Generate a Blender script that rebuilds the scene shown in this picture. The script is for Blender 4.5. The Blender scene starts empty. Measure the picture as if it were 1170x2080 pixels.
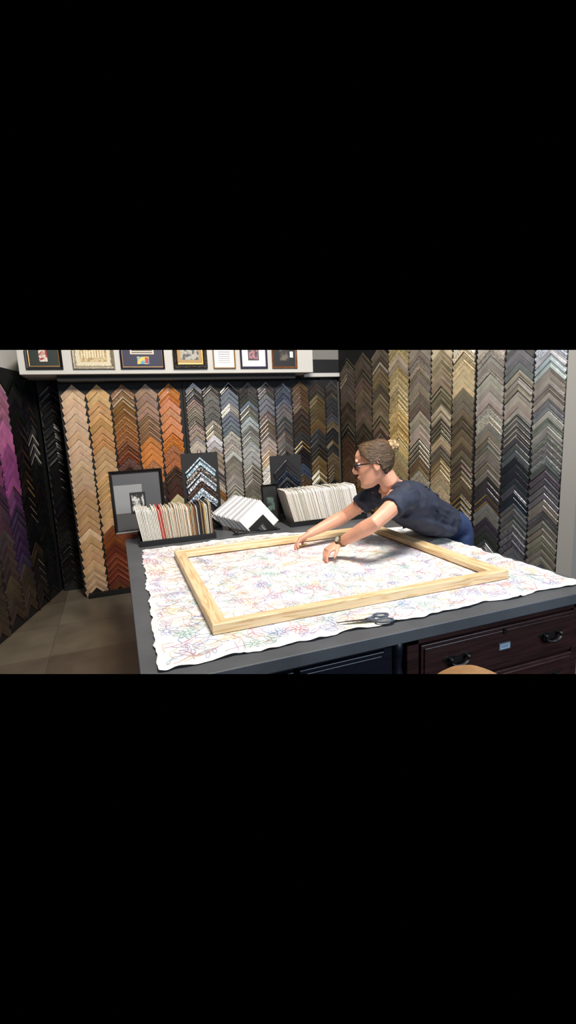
import bpy, bmesh, math, random
from mathutils import Vector, Matrix, noise
random.seed(7)
scn=bpy.context.scene
scn.view_settings.view_transform='Standard'
scn.view_settings.look='None'
V=Vector
# ------------------------------------------------------------------ camera
R=Matrix(((0.93836,0.10464,-0.32945),(-0.34258,0.1544,-0.92671),(-0.0461,0.98245,0.18073)))
CAM=V((0,0,1.62))
cd=bpy.data.cameras.new('camera'); cam=bpy.data.objects.new('camera',cd)
scn.collection.objects.link(cam)
cam.matrix_world=Matrix.Translation(CAM)@R.to_4x4()
cd.sensor_fit='HORIZONTAL'; cd.sensor_width=36; cd.lens=29.55; cd.clip_start=.02
scn.camera=cam
w=bpy.data.worlds.new('world'); scn.world=w; w.use_nodes=True
w.node_tree.nodes['Background'].inputs[0].default_value=(0,0,0,1)
w.node_tree.nodes['Background'].inputs[1].default_value=0
# ------------------------------------------------------------------ helpers
def lin(c):
    r=[]
    for x in c[:3]:
        x/=255.; r.append(x/12.92 if x<=.04045 else ((x+.055)/1.055)**2.4)
    return (*r,1)
MC={}
def mat(name,c,rough=.5,metal=0.,var=.0,vscale=8,bump=0.,bscale=60,stretch=(1,1,1),c2=None,spec=.5,coat=0.,sharp=False):
    key=(name,tuple(c),rough,metal)
    if key in MC: return MC[key]
    m=bpy.data.materials.new(name); m.use_nodes=True; nt=m.node_tree; b=nt.nodes['Principled BSDF']
    b.inputs['Base Color'].default_value=lin(c); b.inputs['Roughness'].default_value=rough
    b.inputs['Metallic'].default_value=metal; b.inputs['Specular IOR Level'].default_value=spec
    if coat: b.inputs['Coat Weight'].default_value=coat; b.inputs['Coat Roughness'].default_value=.15
    tc=nt.nodes.new('ShaderNodeTexCoord'); mp=nt.nodes.new('ShaderNodeMapping')
    mp.inputs['Scale'].default_value=stretch
    nt.links.new(tc.outputs['Object'],mp.inputs[0])
    if var or c2:
        n=nt.nodes.new('ShaderNodeTexNoise'); n.inputs['Scale'].default_value=vscale; n.inputs['Detail'].default_value=5
        nt.links.new(mp.outputs[0],n.inputs[0])
        r=nt.nodes.new('ShaderNodeValToRGB'); nt.links.new(n.outputs[0],r.inputs[0])
        a=.46 if sharp else .3; z=.54 if sharp else .7
        r.color_ramp.elements[0].position=a; r.color_ramp.elements[1].position=z
        if c2: l0=lin(c);l1=lin(c2)
        else:
            l0=tuple(x*(1-var) for x in lin(c)[:3])+(1,); l1=tuple(min(1,x*(1+var)) for x in lin(c)[:3])+(1,)
        r.color_ramp.elements[0].color=l0; r.color_ramp.elements[1].color=l1
        nt.links.new(r.outputs[0],b.inputs['Base Color'])
    if bump:
        n2=nt.nodes.new('ShaderNodeTexNoise'); n2.inputs['Scale'].default_value=bscale; n2.inputs['Detail'].default_value=3
        nt.links.new(mp.outputs[0],n2.inputs[0])
        bp=nt.nodes.new('ShaderNodeBump'); bp.inputs['Strength'].default_value=bump; bp.inputs['Distance'].default_value=.01
        nt.links.new(n2.outputs[0],bp.inputs['Height']); nt.links.new(bp.outputs[0],b.inputs['Normal'])
    MC[key]=m; return m
class G:
    """geometry collector in world coordinates"""
    def __init__(s): s.v=[];s.f=[];s.m=[]
    def add(s,vs,fs,mi=0):
        o=len(s.v); s.v+= [tuple(x) for x in vs]; s.f+=[tuple(i+o for i in f) for f in fs]; s.m+=[mi]*len(fs)
    def box(s,a,b,mi=0,M=None):
        x0,y0,z0=a;x1,y1,z1=b
        vs=[V(p) for p in ((x0,y0,z0),(x1,y0,z0),(x1,y1,z0),(x0,y1,z0),(x0,y0,z1),(x1,y0,z1),(x1,y1,z1),(x0,y1,z1))]
        if M: vs=[M@p for p in vs]
        s.add(vs,[(0,3,2,1),(4,5,6,7),(0,1,5,4),(1,2,6,5),(2,3,7,6),(3,0,4,7)],mi)
    def tube(s,pts,rad,lat=None,n=16,mi=0,cap=True,closed=False,pw=1.0):
        pts=[V(p) for p in pts]; N=len(pts); rings=[]
        pl=None
        for i,p in enumerate(pts):
            if closed: t=(pts[(i+1)%N]-pts[i-1]).normalized()
            else: t=(pts[min(i+1,N-1)]-pts[max(i-1,0)]).normalized()
            if lat is not None: l=V(lat)-t*t.dot(V(lat))
            else:
                l=pl if pl is not None else (V((0,0,1)) if abs(t.z)<.9 else V((1,0,0)))
                l=l-t*t.dot(l)
            l.normalize(); pl=l; u=t.cross(l)
            r=rad[i] if hasattr(rad,'__len__') else rad
            ra,rb=(r if hasattr(r,'__len__') else (r,r))
            ring=[]
            for k in range(n):
                a=2*math.pi*k/n; c,sn=math.cos(a),math.sin(a)
                if pw!=1: c=math.copysign(abs(c)**pw,c); sn=math.copysign(abs(sn)**pw,sn)
                ring.append(p+l*ra*c+u*rb*sn)
            rings.append(ring)
        vs=[q for r_ in rings for q in r_]; fs=[]
        for i in range(N if closed else N-1):
            j=(i+1)%N
            for k in range(n):
                fs.append((i*n+k,i*n+(k+1)%n,j*n+(k+1)%n,j*n+k))
        if cap and not closed:
            fs.append(tuple(range(n-1,-1,-1))); fs.append(tuple((N-1)*n+k for k in range(n)))
        s.add(vs,fs,mi)
    def ball(s,c,r,mi=0,n=16,M=None):
        c=V(c); r=r if hasattr(r,'__len__') else (r,r,r); vs=[];fs=[]
        m=n//2
        for i in range(1,m):
            th=math.pi*i/m
            for k in range(n):
                a=2*math.pi*k/n
                q=V((r[0]*math.sin(th)*math.cos(a),r[1]*math.sin(th)*math.sin(a),r[2]*math.cos(th)))
                vs.append(c+(M@q if M else q))
        t=V((0,0,r[2])); vs.append(c+(M@t if M else t)); vs.append(c-(M@t if M else t))
        for i in range(m-2):
            for k in range(n): fs.append((i*n+k,(i+1)*n+k,(i+1)*n+(k+1)%n,i*n+(k+1)%n))
        for k in range(n):
            fs.append((len(vs)-2,k,(k+1)%n)); fs.append((len(vs)-1,(m-2)*n+(k+1)%n,(m-2)*n+k))
        s.add(vs,fs,mi)
def link(o): scn.collection.objects.link(o); return o
def obj(name,g,mats,parent=None,origin=(0,0,0),smooth=False,label=None,cat=None,group=None,bevel=0,kind=None,vox=0,sm=0):
    me=bpy.data.meshes.new(name); O=V(origin)
    me.from_pydata([tuple(V(v)-O) for v in g.v],[],g.f); me.update()
    for m in (mats if isinstance(mats,(list,tuple)) else [mats]): me.materials.append(m)
    me.polygons.foreach_set('material_index',g.m)
    bm=bmesh.new(); bm.from_mesh(me); bmesh.ops.recalc_face_normals(bm,faces=bm.faces)
    if bevel:
        es=[e for e in bm.edges if len(e.link_faces)==2 and e.calc_face_angle(0)>.6]
        bmesh.ops.bevel(bm,geom=es,offset=bevel,segments=2,affect='EDGES',profile=.5,clamp_overlap=True)
    bm.to_mesh(me); bm.free()
    o=link(bpy.data.objects.new(name,me)); 
    if parent is None: o.location=O
    else:
        o.parent=parent; o.location=O-parent.location
    if vox:
        md=o.modifiers.new('r','REMESH'); md.mode='VOXEL'; md.voxel_size=vox; md.use_smooth_shade=True
        if sm:
            s2=o.modifiers.new('s','SMOOTH'); s2.iterations=sm; s2.factor=.5
        dg=bpy.context.evaluated_depsgraph_get(); m2=bpy.data.meshes.new_from_object(o.evaluated_get(dg))
        o.modifiers.clear(); m2.name=name; 
        if not m2.materials:
            for m in me.materials: m2.materials.append(m)
        o.data=m2
    if smooth or vox: o.data.polygons.foreach_set('use_smooth',[True]*len(o.data.polygons))
    if label: o['label']=label
    if cat: o['category']=cat
    if group: o['group']=group
    if kind: o['kind']=kind
    return o
def empty(name,loc,label,cat,group=None):
    e=link(bpy.data.objects.new(name,None)); e.location=loc; e['label']=label; e['category']=cat
    e.empty_display_size=.05
    if group: e['group']=group
    return e
def shade_angle(o,a=35):
    me=o.data
    me.polygons.foreach_set('use_smooth',[True]*len(me.polygons))
    bm=bmesh.new(); bm.from_mesh(me)
    for e in bm.edges:
        if len(e.link_faces)==2 and e.calc_face_angle(0)>math.radians(a): e.smooth=False
    bm.to_mesh(me); bm.free()
f_=960.3
def ray(v): return R@V((0,1040-v,-f_))
rt=R@V((1,0,0)); nT=rt.cross(ray(711)).normalized(); nB=-(rt.cross(ray(1369)).normalized())
# ------------------------------------------------------------------ room shell
m_pale=mat('pale_paint',(208,206,201),.8,0,.03,4)
m_wallgrey=mat('grey_paint',(132,130,124),.8,0,.04,4)
m_black=mat('black_board',(13,13,16),.7,0,.1,6)
m_dark=mat('dark_paint',(26,27,30),.7,0,.1,5)
g=G()
fm=bpy.data.materials.new('floor_sheet'); fm.use_nodes=True; nt=fm.node_tree; b=nt.nodes['Principled BSDF']
tc=nt.nodes.new('ShaderNodeTexCoord'); br=nt.nodes.new('ShaderNodeTexBrick'); br.inputs['Scale'].default_value=1.0
br.inputs['Color1'].default_value=lin((122,114,98)); br.inputs['Color2'].default_value=lin((92,80,68)); br.inputs['Mortar'].default_value=lin((92,84,72))
br.inputs['Mortar Size'].default_value=.003; br.inputs['Brick Width'].default_value=.62; br.inputs['Row Height'].default_value=.62; br.offset=.0
nt.links.new(tc.outputs['Object'],br.inputs[0])
nz=nt.nodes.new('ShaderNodeTexNoise'); nz.inputs['Scale'].default_value=4; nz.inputs['Detail'].default_value=8; nt.links.new(tc.outputs['Object'],nz.inputs[0])
mx=nt.nodes.new('ShaderNodeMix'); mx.data_type='RGBA'; mx.blend_type='OVERLAY'; mx.inputs[0].default_value=.45
nt.links.new(br.outputs[0],mx.inputs[6]); nt.links.new(nz.outputs[0],mx.inputs[7]); nt.links.new(mx.outputs[2],b.inputs['Base Color'])
b.inputs['Roughness'].default_value=.38
g.box((-2.2,-1,-.05),(4.2,6,0)); obj('floor',g,fm,kind='structure')
g=G(); g.box((-1.2,5.45,0),(2.9,5.55,3.2)); obj('wall_back',g,m_dark,kind='structure')
LW=V((-.668,5.43,0)); LD=V((.265,.964,0)).normalized(); LN=V((LD.y,-LD.x,0))
def wallbox(g,P,D,N,s0,s1,n0,n1,z0,z1,mi=0):
    vs=[]
    for z in (z0,z1):
        for s,n in ((s0,n0),(s1,n0),(s1,n1),(s0,n1)):
            q=P+D*s+N*n; vs.append((q.x,q.y,z))
    g.add(vs,[(0,3,2,1),(4,5,6,7),(0,1,5,4),(1,2,6,5),(2,3,7,6),(3,0,4,7)],mi)
g=G(); wallbox(g,LW,LD,LN,-5.5,.0,-.16,-.062,0,3.2); obj('wall_left',g,m_pale,kind='structure')
RW=V((2.45,5.0,0)); RD=V((.248,-.969,0)).normalized(); RN=V((RD.y,-RD.x,0))
g=G(); wallbox(g,RW,RD,RN,-.4,5.6,-.16,-.062,0,3.0); obj('wall_right',g,m_wallgrey,kind='structure')
g=G(); wallbox(g,RW,RD,RN,2.51,2.62,-.06,.03,0,3.0); obj('trim_2',g,mat('door_trim',(150,148,144),.6),kind='structure')
g=G(); g.box((-.70,4.72,2.15),(2.03,5.2,3.2)); obj('wall_bulkhead',g,m_pale,kind='structure',bevel=.003)
g=G(); g.box((-.42,4.80,2.10),(1.86,5.2,2.149)); obj('trim_1',g,m_black,kind='structure')
g=G(); g.box((2.03,4.98,2.17),(2.50,5.1,2.315)); g.box((2.03,4.99,2.315),(2.9,5.1,3.2),1); g.box((2.03,4.97,2.13),(2.46,5.1,2.17),2); obj('wall_upper',g,[m_black,m_wallgrey,m_pale],kind='structure')
def board(name,g,label):
    return obj(name,g,m_black,label=label,cat='display board')
g=G(); g.box((-.44,5.0,.02),(.70,5.14,2.098)); g.box((-.40,4.93,.0),(.02,5.0,.045))
board('display_board',g,'black wall board carrying columns of wooden frame corner samples')
g=G(); g.box((.705,5.0,0),(2.44,5.14,2.098)); board('display_board',g,'black wall board with silver and black frame corner samples')
g=G(); g.box((-.655,5.32,0),(-.40,5.38,2.2)); board('display_board',g,'black board in a recess with all black samples')
g=G(); wallbox(g,LW,LD,LN,-3.0,-.03,-.06,0,0.0,2.22); board('display_board',g,'black side board with black and purple corner samples')
g=G(); wallbox(g,RW,RD,RN,.02,1.765,-.06,0,0,3.0); board('display_board',g,'tall black board with bronze and gold frame corner samples')
g=G(); wallbox(g,RW,RD,RN,1.775,2.505,-.06,.004,0,3.0); board('display_board',g,'tall black board with silver and grey corner samples')
# ------------------------------------------------------------------ frame corner samples
PROF=[
 [(0,0),(0,.9),(.08,1),(.62,.8),(.70,.55),(.86,.5),(1,.35),(1,0)],
 [(0,0),(0,.6),(.12,.95),(.3,1),(.5,.85),(.74,.5),(.76,.62),(.9,.62),(1,.4),(1,0)],
 [(0,0),(0,.5),(.1,.62),(.2,.62),(.24,.4),(.5,.55),(.72,.95),(.86,1),(.97,.8),(1,.5),(1,0)],
 [(0,0),(0,.8),(.04,.85),(.9,.85),(.96,.8),(1,.7),(1,0)],
 [(0,0),(0,.95),(.1,1),(.2,.8),(.55,.45),(.8,.4),(.88,.6),(1,.55),(1,0)],
]
ACC=[(3,4),(7,8),(3,4),(4,5),(6,7)]
SL=.94
def corner_geo(W,wd,h,prof,cut=.45):
    P=PROF[prof]; vs=[]; vv=wd*math.sqrt(2)
    for t,hh in P:
        a=t*wd*.707*cut
        xe=W/2-a; za=-t*vv
        vs+= [(-xe,-hh*h,za-xe*SL),(0,-hh*h,za),(xe,-hh*h,za-xe*SL)]
    fs=[];mi=[]
    n=len(P)
    for i in range(n-1):
        for k in (0,1):
            fs.append((i*3+k,i*3+k+1,(i+1)*3+k+1,(i+1)*3+k)); mi.append(1 if i in ACC[prof] else 0)
    fs.append(tuple(i*3 for i in range(n))); mi.append(0)
    fs.append(tuple(i*3+2 for i in range(n-1,-1,-1))); mi.append(0)
    return vs,fs,mi
samples=[]
def mould_mat(c,orn=False,metal=.0):
    c=tuple(int(x/6)*6 for x in c)
    if orn: return mat('ornate_moulding',c,.34,metal,.45,70,.45,90,sharp=False)
    return mat('moulding',c,.24,metal,.2,14,.12,60,stretch=(1,1,1),spec=.7)
ACCENTS=[(30,26,24),(160,126,70),(60,45,32),(196,184,160),(22,22,24),(120,90,50)]
def column(P,D,sc,W,z0,z1,cols,metal=0.,orn=.15,wmin=.03,wmax=.062,acc=.5,jit=18,tag='b',plain=0.):
    N=V((D.y,-D.x,0)); z=z0; rep=0
    while z>z1:
        if rep<=0:
            wd=random.uniform(wmin,wmax); rep=random.choice((1,2,2,3,4)); pr=random.randrange(5)
            f=(z0-z)/(z0-z1)*(len(cols)-1)+random.uniform(-.7,.7); ci=max(0,min(len(cols)-1,int(round(f))))
            base=cols[ci]; o=random.random()<orn; usea=random.random()<acc; ac=random.choice(ACCENTS)
            h=random.uniform(.010,.022)
            if random.random()<plain: pr=3; usea=False
        rep-=1
        k=random.uniform(-jit,jit); c=tuple(max(8,min(250,x+k*(.4+x/255)+random.uniform(-3,3))) for x in base)
        m0=mould_mat(c,o,metal); 
        m1=mould_mat(ac,False,metal) if usea else m0
        samples.append((P,D,N,sc+random.uniform(-.002,.002),z,W*random.uniform(.97,1.0),wd,h,pr,m0,m1,tag,c))
        z-=wd*math.sqrt(2)+random.uniform(.001,.004)
XB=V((0,4.998,0)); XD=V((1,0,0))
bb=[-.43,-.21,.01,.235,.455,.675]
C=[ [(216,184,154),(216,184,154),(209,176,144),(202,168,134),(218,196,168),(190,152,112),(214,186,156),(200,162,122),(169,126,86),(209,176,141)],
 [(209,166,114),(204,160,110),(192,144,94),(198,158,118),(179,131,81),(208,170,120),(164,111,66),(134,76,44),(110,54,33),(122,62,40),(102,56,38)],
 [(125,84,42),(150,98,50),(118,64,34),(86,44,28),(66,36,26),(146,82,44),(62,40,30)],
 [(160,124,90),(144,108,76),(196,124,54),(166,100,44),(72,46,30),(150,94,52),(76,50,34)],
 [(184,110,42),(194,112,34),(158,88,34),(70,46,34),(48,38,32),(205,188,150),(125,80,50)] ]
for i in range(5):
    column(XB,XD,(bb[i]+bb[i+1])/2,(bb[i+1]-bb[i]),2.085,[.12,.12,.5,.5,.5][i],C[i],0,[.02,.05,.35,.3,.25][i],.036,.06,[.15,.25,.5,.5,.5][i],8,plain=[.8,.5,.3,.4,.3][i],tag='c%d'%i)
b2=[.725,.90,1.08,1.28,1.49,1.68,1.88,2.08,2.28,2.44]
C2=[ [(74,64,58),(130,112,98),(228,212,198),(208,190,172),(80,68,58),(126,98,66)],
 [(80,76,72),(140,132,122),(158,148,134),(182,174,164),(130,122,114),(192,180,162),(165,120,75),(150,95,55)],
 [(62,58,56),(180,176,170),(160,152,142),(196,188,176),(178,170,158),(130,124,116)],
 [(70,66,64),(120,116,110),(156,152,144),(172,164,148),(118,112,100),(156,148,130)],
 [(86,76,72),(120,106,98),(172,150,136),(206,180,156),(230,222,210),(130,112,96)],
 [(64,68,80),(80,80,84),(90,80,74),(50,42,38),(54,38,36),(192,192,190),(66,54,46)],
 [(110,88,62),(66,54,44),(44,38,34),(54,64,88),(100,80,58),(44,36,32)],
 [(62,56,50),(98,80,52),(40,36,32),(116,92,58),(40,36,34),(58,52,46)],
 [(54,50,50),(44,42,40),(96,78,52),(38,36,34),(50,46,42)] ]
for i in range(9):
    column(XB,XD,(b2[i]+b2[i+1])/2,(b2[i+1]-b2[i])*.99,2.09,.62,C2[i],.25,.2,.026,.046,.45,14,tag='d%d'%i,plain=.2)
rb=[.05,.29,.55,.79,1.05,1.31,1.54,1.765]
CR=[ [(104,94,86),(80,72,64),(92,70,54),(68,58,50),(60,52,46)],
 [(90,80,72),(112,98,84),(78,66,56),(132,108,74),(56,50,44)],
 [(102,92,82),(134,118,94),(92,82,72),(144,122,86),(80,70,60)],
 [(174,162,142),(188,170,130),(206,180,124),(174,156,118),(194,178,140),(106,90,66)],
 [(150,140,130),(134,122,110),(172,162,146),(126,110,88),(104,92,78)],
 [(216,204,176),(166,154,132),(124,114,100),(182,166,134),(74,68,58),(144,134,116)],
 [(228,218,194),(200,184,150),(134,126,110),(106,96,80),(72,68,64),(154,144,120),(82,82,84)] ]
for i in range(7):
    column(RW,RD,(rb[i]+rb[i+1])/2,(rb[i+1]-rb[i])*.99,[2.31,2.33,2.36][i] if i<3 else 2.42+random.random()*.05,.42,CR[i],.3,[.1,.1,.2,.6,.25,.3,.35][i],.024,.044,.5,16,tag='r%d'%i,plain=.15)
rb=[1.78,2.03,2.265,2.505]
CR=[ [(196,190,182),(168,162,154),(150,144,136),(128,122,114),(66,66,70),(118,116,114),(84,86,92)],
 [(134,136,140),(112,114,118),(160,154,144),(84,86,92),(46,50,58),(100,102,110),(64,68,78)],
 [(232,238,246),(182,188,196),(156,154,148),(128,130,132),(94,96,102),(128,124,116),(74,80,94)] ]
for i in range(3):
    column(RW,RD,(rb[i]+rb[i+1])/2,(rb[i+1]-rb[i])*.99,2.4+random.random()*.04,.36,CR[i],.3,.15,.022,.043,.4,14,tag='s%d'%i,plain=.25)
CL=[[(20,20,22)]*3+[(30,29,30)],[(22,21,22),(36,32,32),(24,22,24),(56,48,44),(40,34,32)],
    [(30,28,30),(160,104,136),(196,112,164),(150,78,134),(96,52,100),(62,46,76),(58,50,54),(66,56,48),(58,50,44)],
    [(40,36,40),(110,76,96),(120,60,100),(90,50,90),(60,44,66),(58,50,54),(70,60,50),(60,52,46)],[(60,50,54),(70,56,60),(66,58,54),(70,60,52),(62,54,48)],[(58,54,50),(56,50,46),(66,58,50),(54,48,42),(62,54,46)]]
for i in range(6):
    s=-.14-.26*(i+.5)
    column(LW,LD,s,.255,2.15,.14,CL[i],.1,.1,.04,.07,.3,8,tag='l%d'%i)
column(V((0,5.318,0)),XD,-.55,.20,2.12,.14,[(14,14,16)]*3,0,.1,.04,.07,.1,3,tag='k')
def smat(s):
    P,D,N,sc,z=s[:5]; M=Matrix(((D.x,-N.x,0),(D.y,-N.y,0),(0,0,1))); p=P+D*sc+N*.002
    if s[11][0]=='s': p=p+N*.004
    p.z=z; return p,M
def score(s):
    P,D,N,sc,z=s[:5]; p,M=smat(s)
    if (p-CAM).dot(nT)>-.002: return -1
    d=(p-CAM); L=d.length; d.normalize()
    return s[5]*abs(d.cross(D).length)*s[6]/L/L
order=sorted(range(len(samples)),key=lambda i:-score(samples[i]))
indiv=set(order[:300])
def cname(c):
    r,gg,b=c; v=max(c); 
    if v<48: return 'black'
    if r-b>75: return 'orange brown' if r>130 else 'reddish brown'
    if r-gg>30 and b-gg>15: return 'purple'
    if r-b>38: return 'golden tan' if r>140 else 'brown'
    if r-b>16: return 'champagne' if r>140 else 'dark bronze'
    return 'silver' if v>140 else 'dark grey'
restv=G(); restm=[]
for i,s in enumerate(samples):
    P,D,N,sc,z,W,wd,h,pr,m0,m1,tag,c=s
    vs,fs,mi=corner_geo(W,wd,h,pr)
    p,M=smat(s)
    if i in indiv:
        me=bpy.data.meshes.new('frame_corner_sample'); me.from_pydata(vs,[],fs); me.materials.append(m0); me.materials.append(m1)
        me.polygons.foreach_set('material_index',mi)
        bm=bmesh.new(); bm.from_mesh(me); bmesh.ops.recalc_face_normals(bm,faces=bm.faces); bm.to_mesh(me); bm.free()
        o=link(bpy.data.objects.new('frame_corner_sample',me)); o.matrix_world=Matrix.Translation(p)@M.to_4x4()
        o['label']='%s picture frame corner sample hanging on a black board'%cname(c); o['category']='frame sample'; o['group']='frame corner samples on the walls'
    else:
        for m in (m0,m1):
            if m not in restm: restm.append(m)
        base=len(restv.v)
        restv.v+=[tuple(p+M@V(v)) for v in vs]; restv.f+=[tuple(k+base for k in f) for f in fs]
        restv.m+=[restm.index(m1 if k else m0) for k in mi]
if restv.v:
    obj('frame_corner_samples',restv,restm,kind='stuff',label='many small picture frame corner samples on black boards',cat='frame samples')
# ------------------------------------------------------------------ worktable
m_top=mat('slate_laminate',(84,86,90),.42,0,.14,6,.04,50)
m_mahog=mat('mahogany',(56,32,30),.38,0,.45,5,.08,40,stretch=(1,6,14),coat=.15)
m_ebony=mat('dark_stain',(22,23,34),.4,0,.3,5,.05,40,stretch=(1,6,14),coat=.2)
m_iron=mat('antique_iron',(62,60,60),.34,.8,.25,40,.3,90)
m_steel=mat('label_steel',(160,170,180),.3,.6)
m_grey=mat('grey_leg',(120,120,124),.5)
tb=empty('worktable',(.92,2.39,0),'large worktable with slate grey top above dark drawer cabinets','table')
g=G(); g.box((0,1.315,.855),(1.84,3.465,.9)); obj('tabletop',g,[m_top],tb,(.92,2.39,.9),bevel=.003,label='slate grey laminate top')
def cab(name,x0,x1,m,y0=1.36,y1=3.40):
    g=G(); g.box((x0,y0+.02,.0),(x1,y1,.853))
    g.box((x0,y0-.008,0),(x0+.05,y0+.02,.853)); g.box((x1-.035,y0-.008,0),(x1,y0+.02,.853)); g.box((x0,y0-.008,.818),(x1,y0+.02,.853))
    g.box((x0,y0-.004,.632),(x1,y0+.02,.648)); g.box((x0,y0-.004,.44),(x1,y0+.02,.456))
    return obj(name,g,[m],tb,((x0+x1)/2,2.4,0),bevel=.002)
cab('cabinet',.91,1.755,m_mahog); cab('cabinet',.12,.86,m_ebony,1.38)
g=G(); g.box((1.76,1.36,0),(1.82,1.42,.853)); obj('leg',g,[m_grey],tb,(1.79,1.39,0))
g=G(); g.box((1.76,3.34,0),(1.82,3.40,.853)); obj('leg',g,[m_grey],tb,(1.79,3.37,0))
g=G(); g.box((.03,3.34,0),(.09,3.4,.853)); obj('leg',g,[m_grey],tb,(.06,3.37,0))
g=G(); g.tube([(.885,1.385,z) for z in (.0,.2,.4,.6,.68,.70,.74,.78,.80,.853)],[.022,.022,.022,.022,.022,.026,.019,.024,.026,.026]); obj('leg',g,[m_ebony],tb,(.885,1.385,0),smooth=True)
def drawer(x0,x1,z0,z1,m,y,pulls,lock=None,plate=None):
    g=G(); g.box((x0,y-.006,z0),(x1,y+.016,z1))
    g.box((x0+.012,y-.012,z0+.012),(x1-.012,y-.006,z1-.012))
    d=obj('drawer',g,[m],tb,((x0+x1)/2,y,(z0+z1)/2),bevel=.003); yy=y-.0125
    for px,pz in pulls:
        g=G()
        out=[]
        for k in range(40):
            a=2*math.pi*k/40; r=1+.16*math.cos(6*a)+.1*math.cos(2*a)
            out.append((px+.052*math.cos(a)*r,pz+.019*math.sin(a)*r+.006*math.cos(2*a)))
        n=len(out); g.add([(x,yy,z) for x,z in out]+[(x,yy-.003,z) for x,z in out],[tuple(range(n)),tuple(range(2*n-1,n-1,-1))]+[(k,(k+1)%n,n+(k+1)%n,n+k) for k in range(n)])
        for sx in (-1,1):
            g.tube([(px+sx*.038,yy,pz+.006),(px+sx*.038,yy-.016,pz+.006)],[.006,.007],n=10); g.ball((px+sx*.038,yy-.018,pz+.006),.008,n=10)
        pts=[];
        for k in range(13):
            a=math.pi*k/12; pts.append((px-.04*math.cos(a),yy-.018-.004*math.sin(a),pz+.004-.024*math.sin(a)**.7))
        g.tube(pts,[.0035+.0025*math.sin(math.pi*k/12) for k in range(13)],n=8); g.ball((px,yy-.022,pz-.021),(.010,.006,.007),n=10)
        h=obj('handle',g,[m_iron],None,(px,yy,pz),smooth=False,label='ornate dark iron bail pull'); shade_angle(h)
        h.parent=d; h.location=V((px,yy,pz))-(tb.location+d.location)
    if lock:
        g=G(); x,z=lock; g.tube([(x,yy,z),(x,yy-.003,z)],[(.012,.009)]*2,lat=(0,0,1),n=16); g.box((x-.0015,yy-.004,z-.006),(x+.0015,yy-.003,z+.004),1)
        h=obj('keyhole',g,[m_iron,m_black],None,(x,yy,z)); h.parent=d; h.location=V((x,yy,z))-(tb.location+d.location)
    if plate:
        g=G(); x,z=plate; a,bb_=.028,.014
        g.box((x-a,yy-.003,z-bb_),(x+a,yy,z+bb_)); g.box((x-a+.005,yy-.0035,z-bb_+.004),(x+a-.005,yy-.003,z+bb_-.004),1)
        for zz in (-.004,.003):
            for k in range(6): g.box((x-.018+k*.006,yy-.004,z+zz),(x-.0145+k*.006,yy-.0035,z+zz+.0035),2)
        h=obj('label_holder',g,[m_steel,mat('card',(176,196,220),.6),mat('ink',(30,34,50),.6)],None,(x,yy,z),label='small steel label holder'); h.parent=d; h.location=V((x,yy,z))-(tb.location+d.location)
drawer(.965,1.715,.652,.812,m_mahog,1.352,[(1.12,.735),(1.58,.735)],(1.345,.795),(1.345,.735))
drawer(.965,1.715,.460,.628,m_mahog,1.352,[(1.12,.55),(1.58,.55)],(1.345,.60))
drawer(.50,.825,.652,.812,m_ebony,1.372,[(.70,.70)])
drawer(.16,.48,.652,.812,m_ebony,1.372,[(.32,.72)])
# ------------------------------------------------------------------ cloth with line drawing
def ch(x,y):
    e=min(x-.05,1.82-x,y-1.38,2.96-y); k=max(0,1-max(e,0)/.12)
    wv=.0022*(noise.noise(V((x*5,y*5,0)))+1)*.6
    rg=abs(noise.noise(V((x*2.2+y*1.3,y*2.2-x,7)))); rg=max(0,1-rg/.06)*.006*(.6+.5*noise.noise(V((x*3,y*3,2))))
    rg2=abs(noise.noise(V((x*3.1-y*2,y*1.4+x,17)))); rg+=max(0,1-rg2/.05)*.005
    return .9035+wv+max(0,rg)*(0 if (.2<x<1.63 and (abs(y-1.59)<.05 or abs(y-2.66)<.05)) or (1.5<y<2.75 and (abs(x-.285)<.05 or abs(x-1.545)<.05)) else 1)+.013*k*max(0,noise.noise(V((x*13,y*13,3)))+.15)
def cm(u,v):
    xl=.055+.035*v; xr=1.80+.02*v; yf=1.385; yb=2.965-.31*max(0,u-.45)**1.1*1.0/.55*1.0
    a=.012*noise.noise(V((u*0+v*12,0,1)))+.001*math.sin(v*46)+.006*noise.noise(V((v*38,3,1))); b_=.012*noise.noise(V((u*12,5,2)))+.001*math.sin(u*55)+.006*noise.noise(V((u*40,9,1)))
    x=xl+(xr-xl)*u; y=yf+(yb-yf)*v
    x+=a*((1-u)**8*1.3-(u**8)*1.3); y+=b_*((1-v)**8*1.3-(v**8)*1.3)
    return x,y
g=G(); nu,nv=230,210
vs=[];fs=[]
for j in range(nv+1):
    for i in range(nu+1):
        x,y=cm(i/nu,j/nv); vs.append((x,y,ch(x,y)))
for j in range(nv):
    for i in range(nu):
        a=j*(nu+1)+i; fs.append((a,a+1,a+nu+2,a+nu+1))
g.add(vs,fs,0)
def inside(x,y): return .08<x<1.79 and 1.405<y<2.94-.31*max(0,(x-.05)/1.77-.45)/.55-.0
def stroke(pts,mi,wd=.00095):
    pts=[p for p in pts if inside(*p)]
    if len(pts)<3: return
    vs=[];n=len(pts)
    for i,p in enumerate(pts):
        a=pts[max(0,i-1)];b=pts[min(n-1,i+1)]; dx,dy=b[0]-a[0],b[1]-a[1]; L=math.hypot(dx,dy) or 1
        if L>.06: return
        nx,ny=-dy/L*wd,dx/L*wd
        for sgn in (1,-1):
            x,y=p[0]+nx*sgn,p[1]+ny*sgn; vs.append((x,y,ch(x,y)+.0012))
    g.add(vs,[(2*i,2*i+1,2*i+3,2*i+2) for i in range(n-1)],mi)
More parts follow.
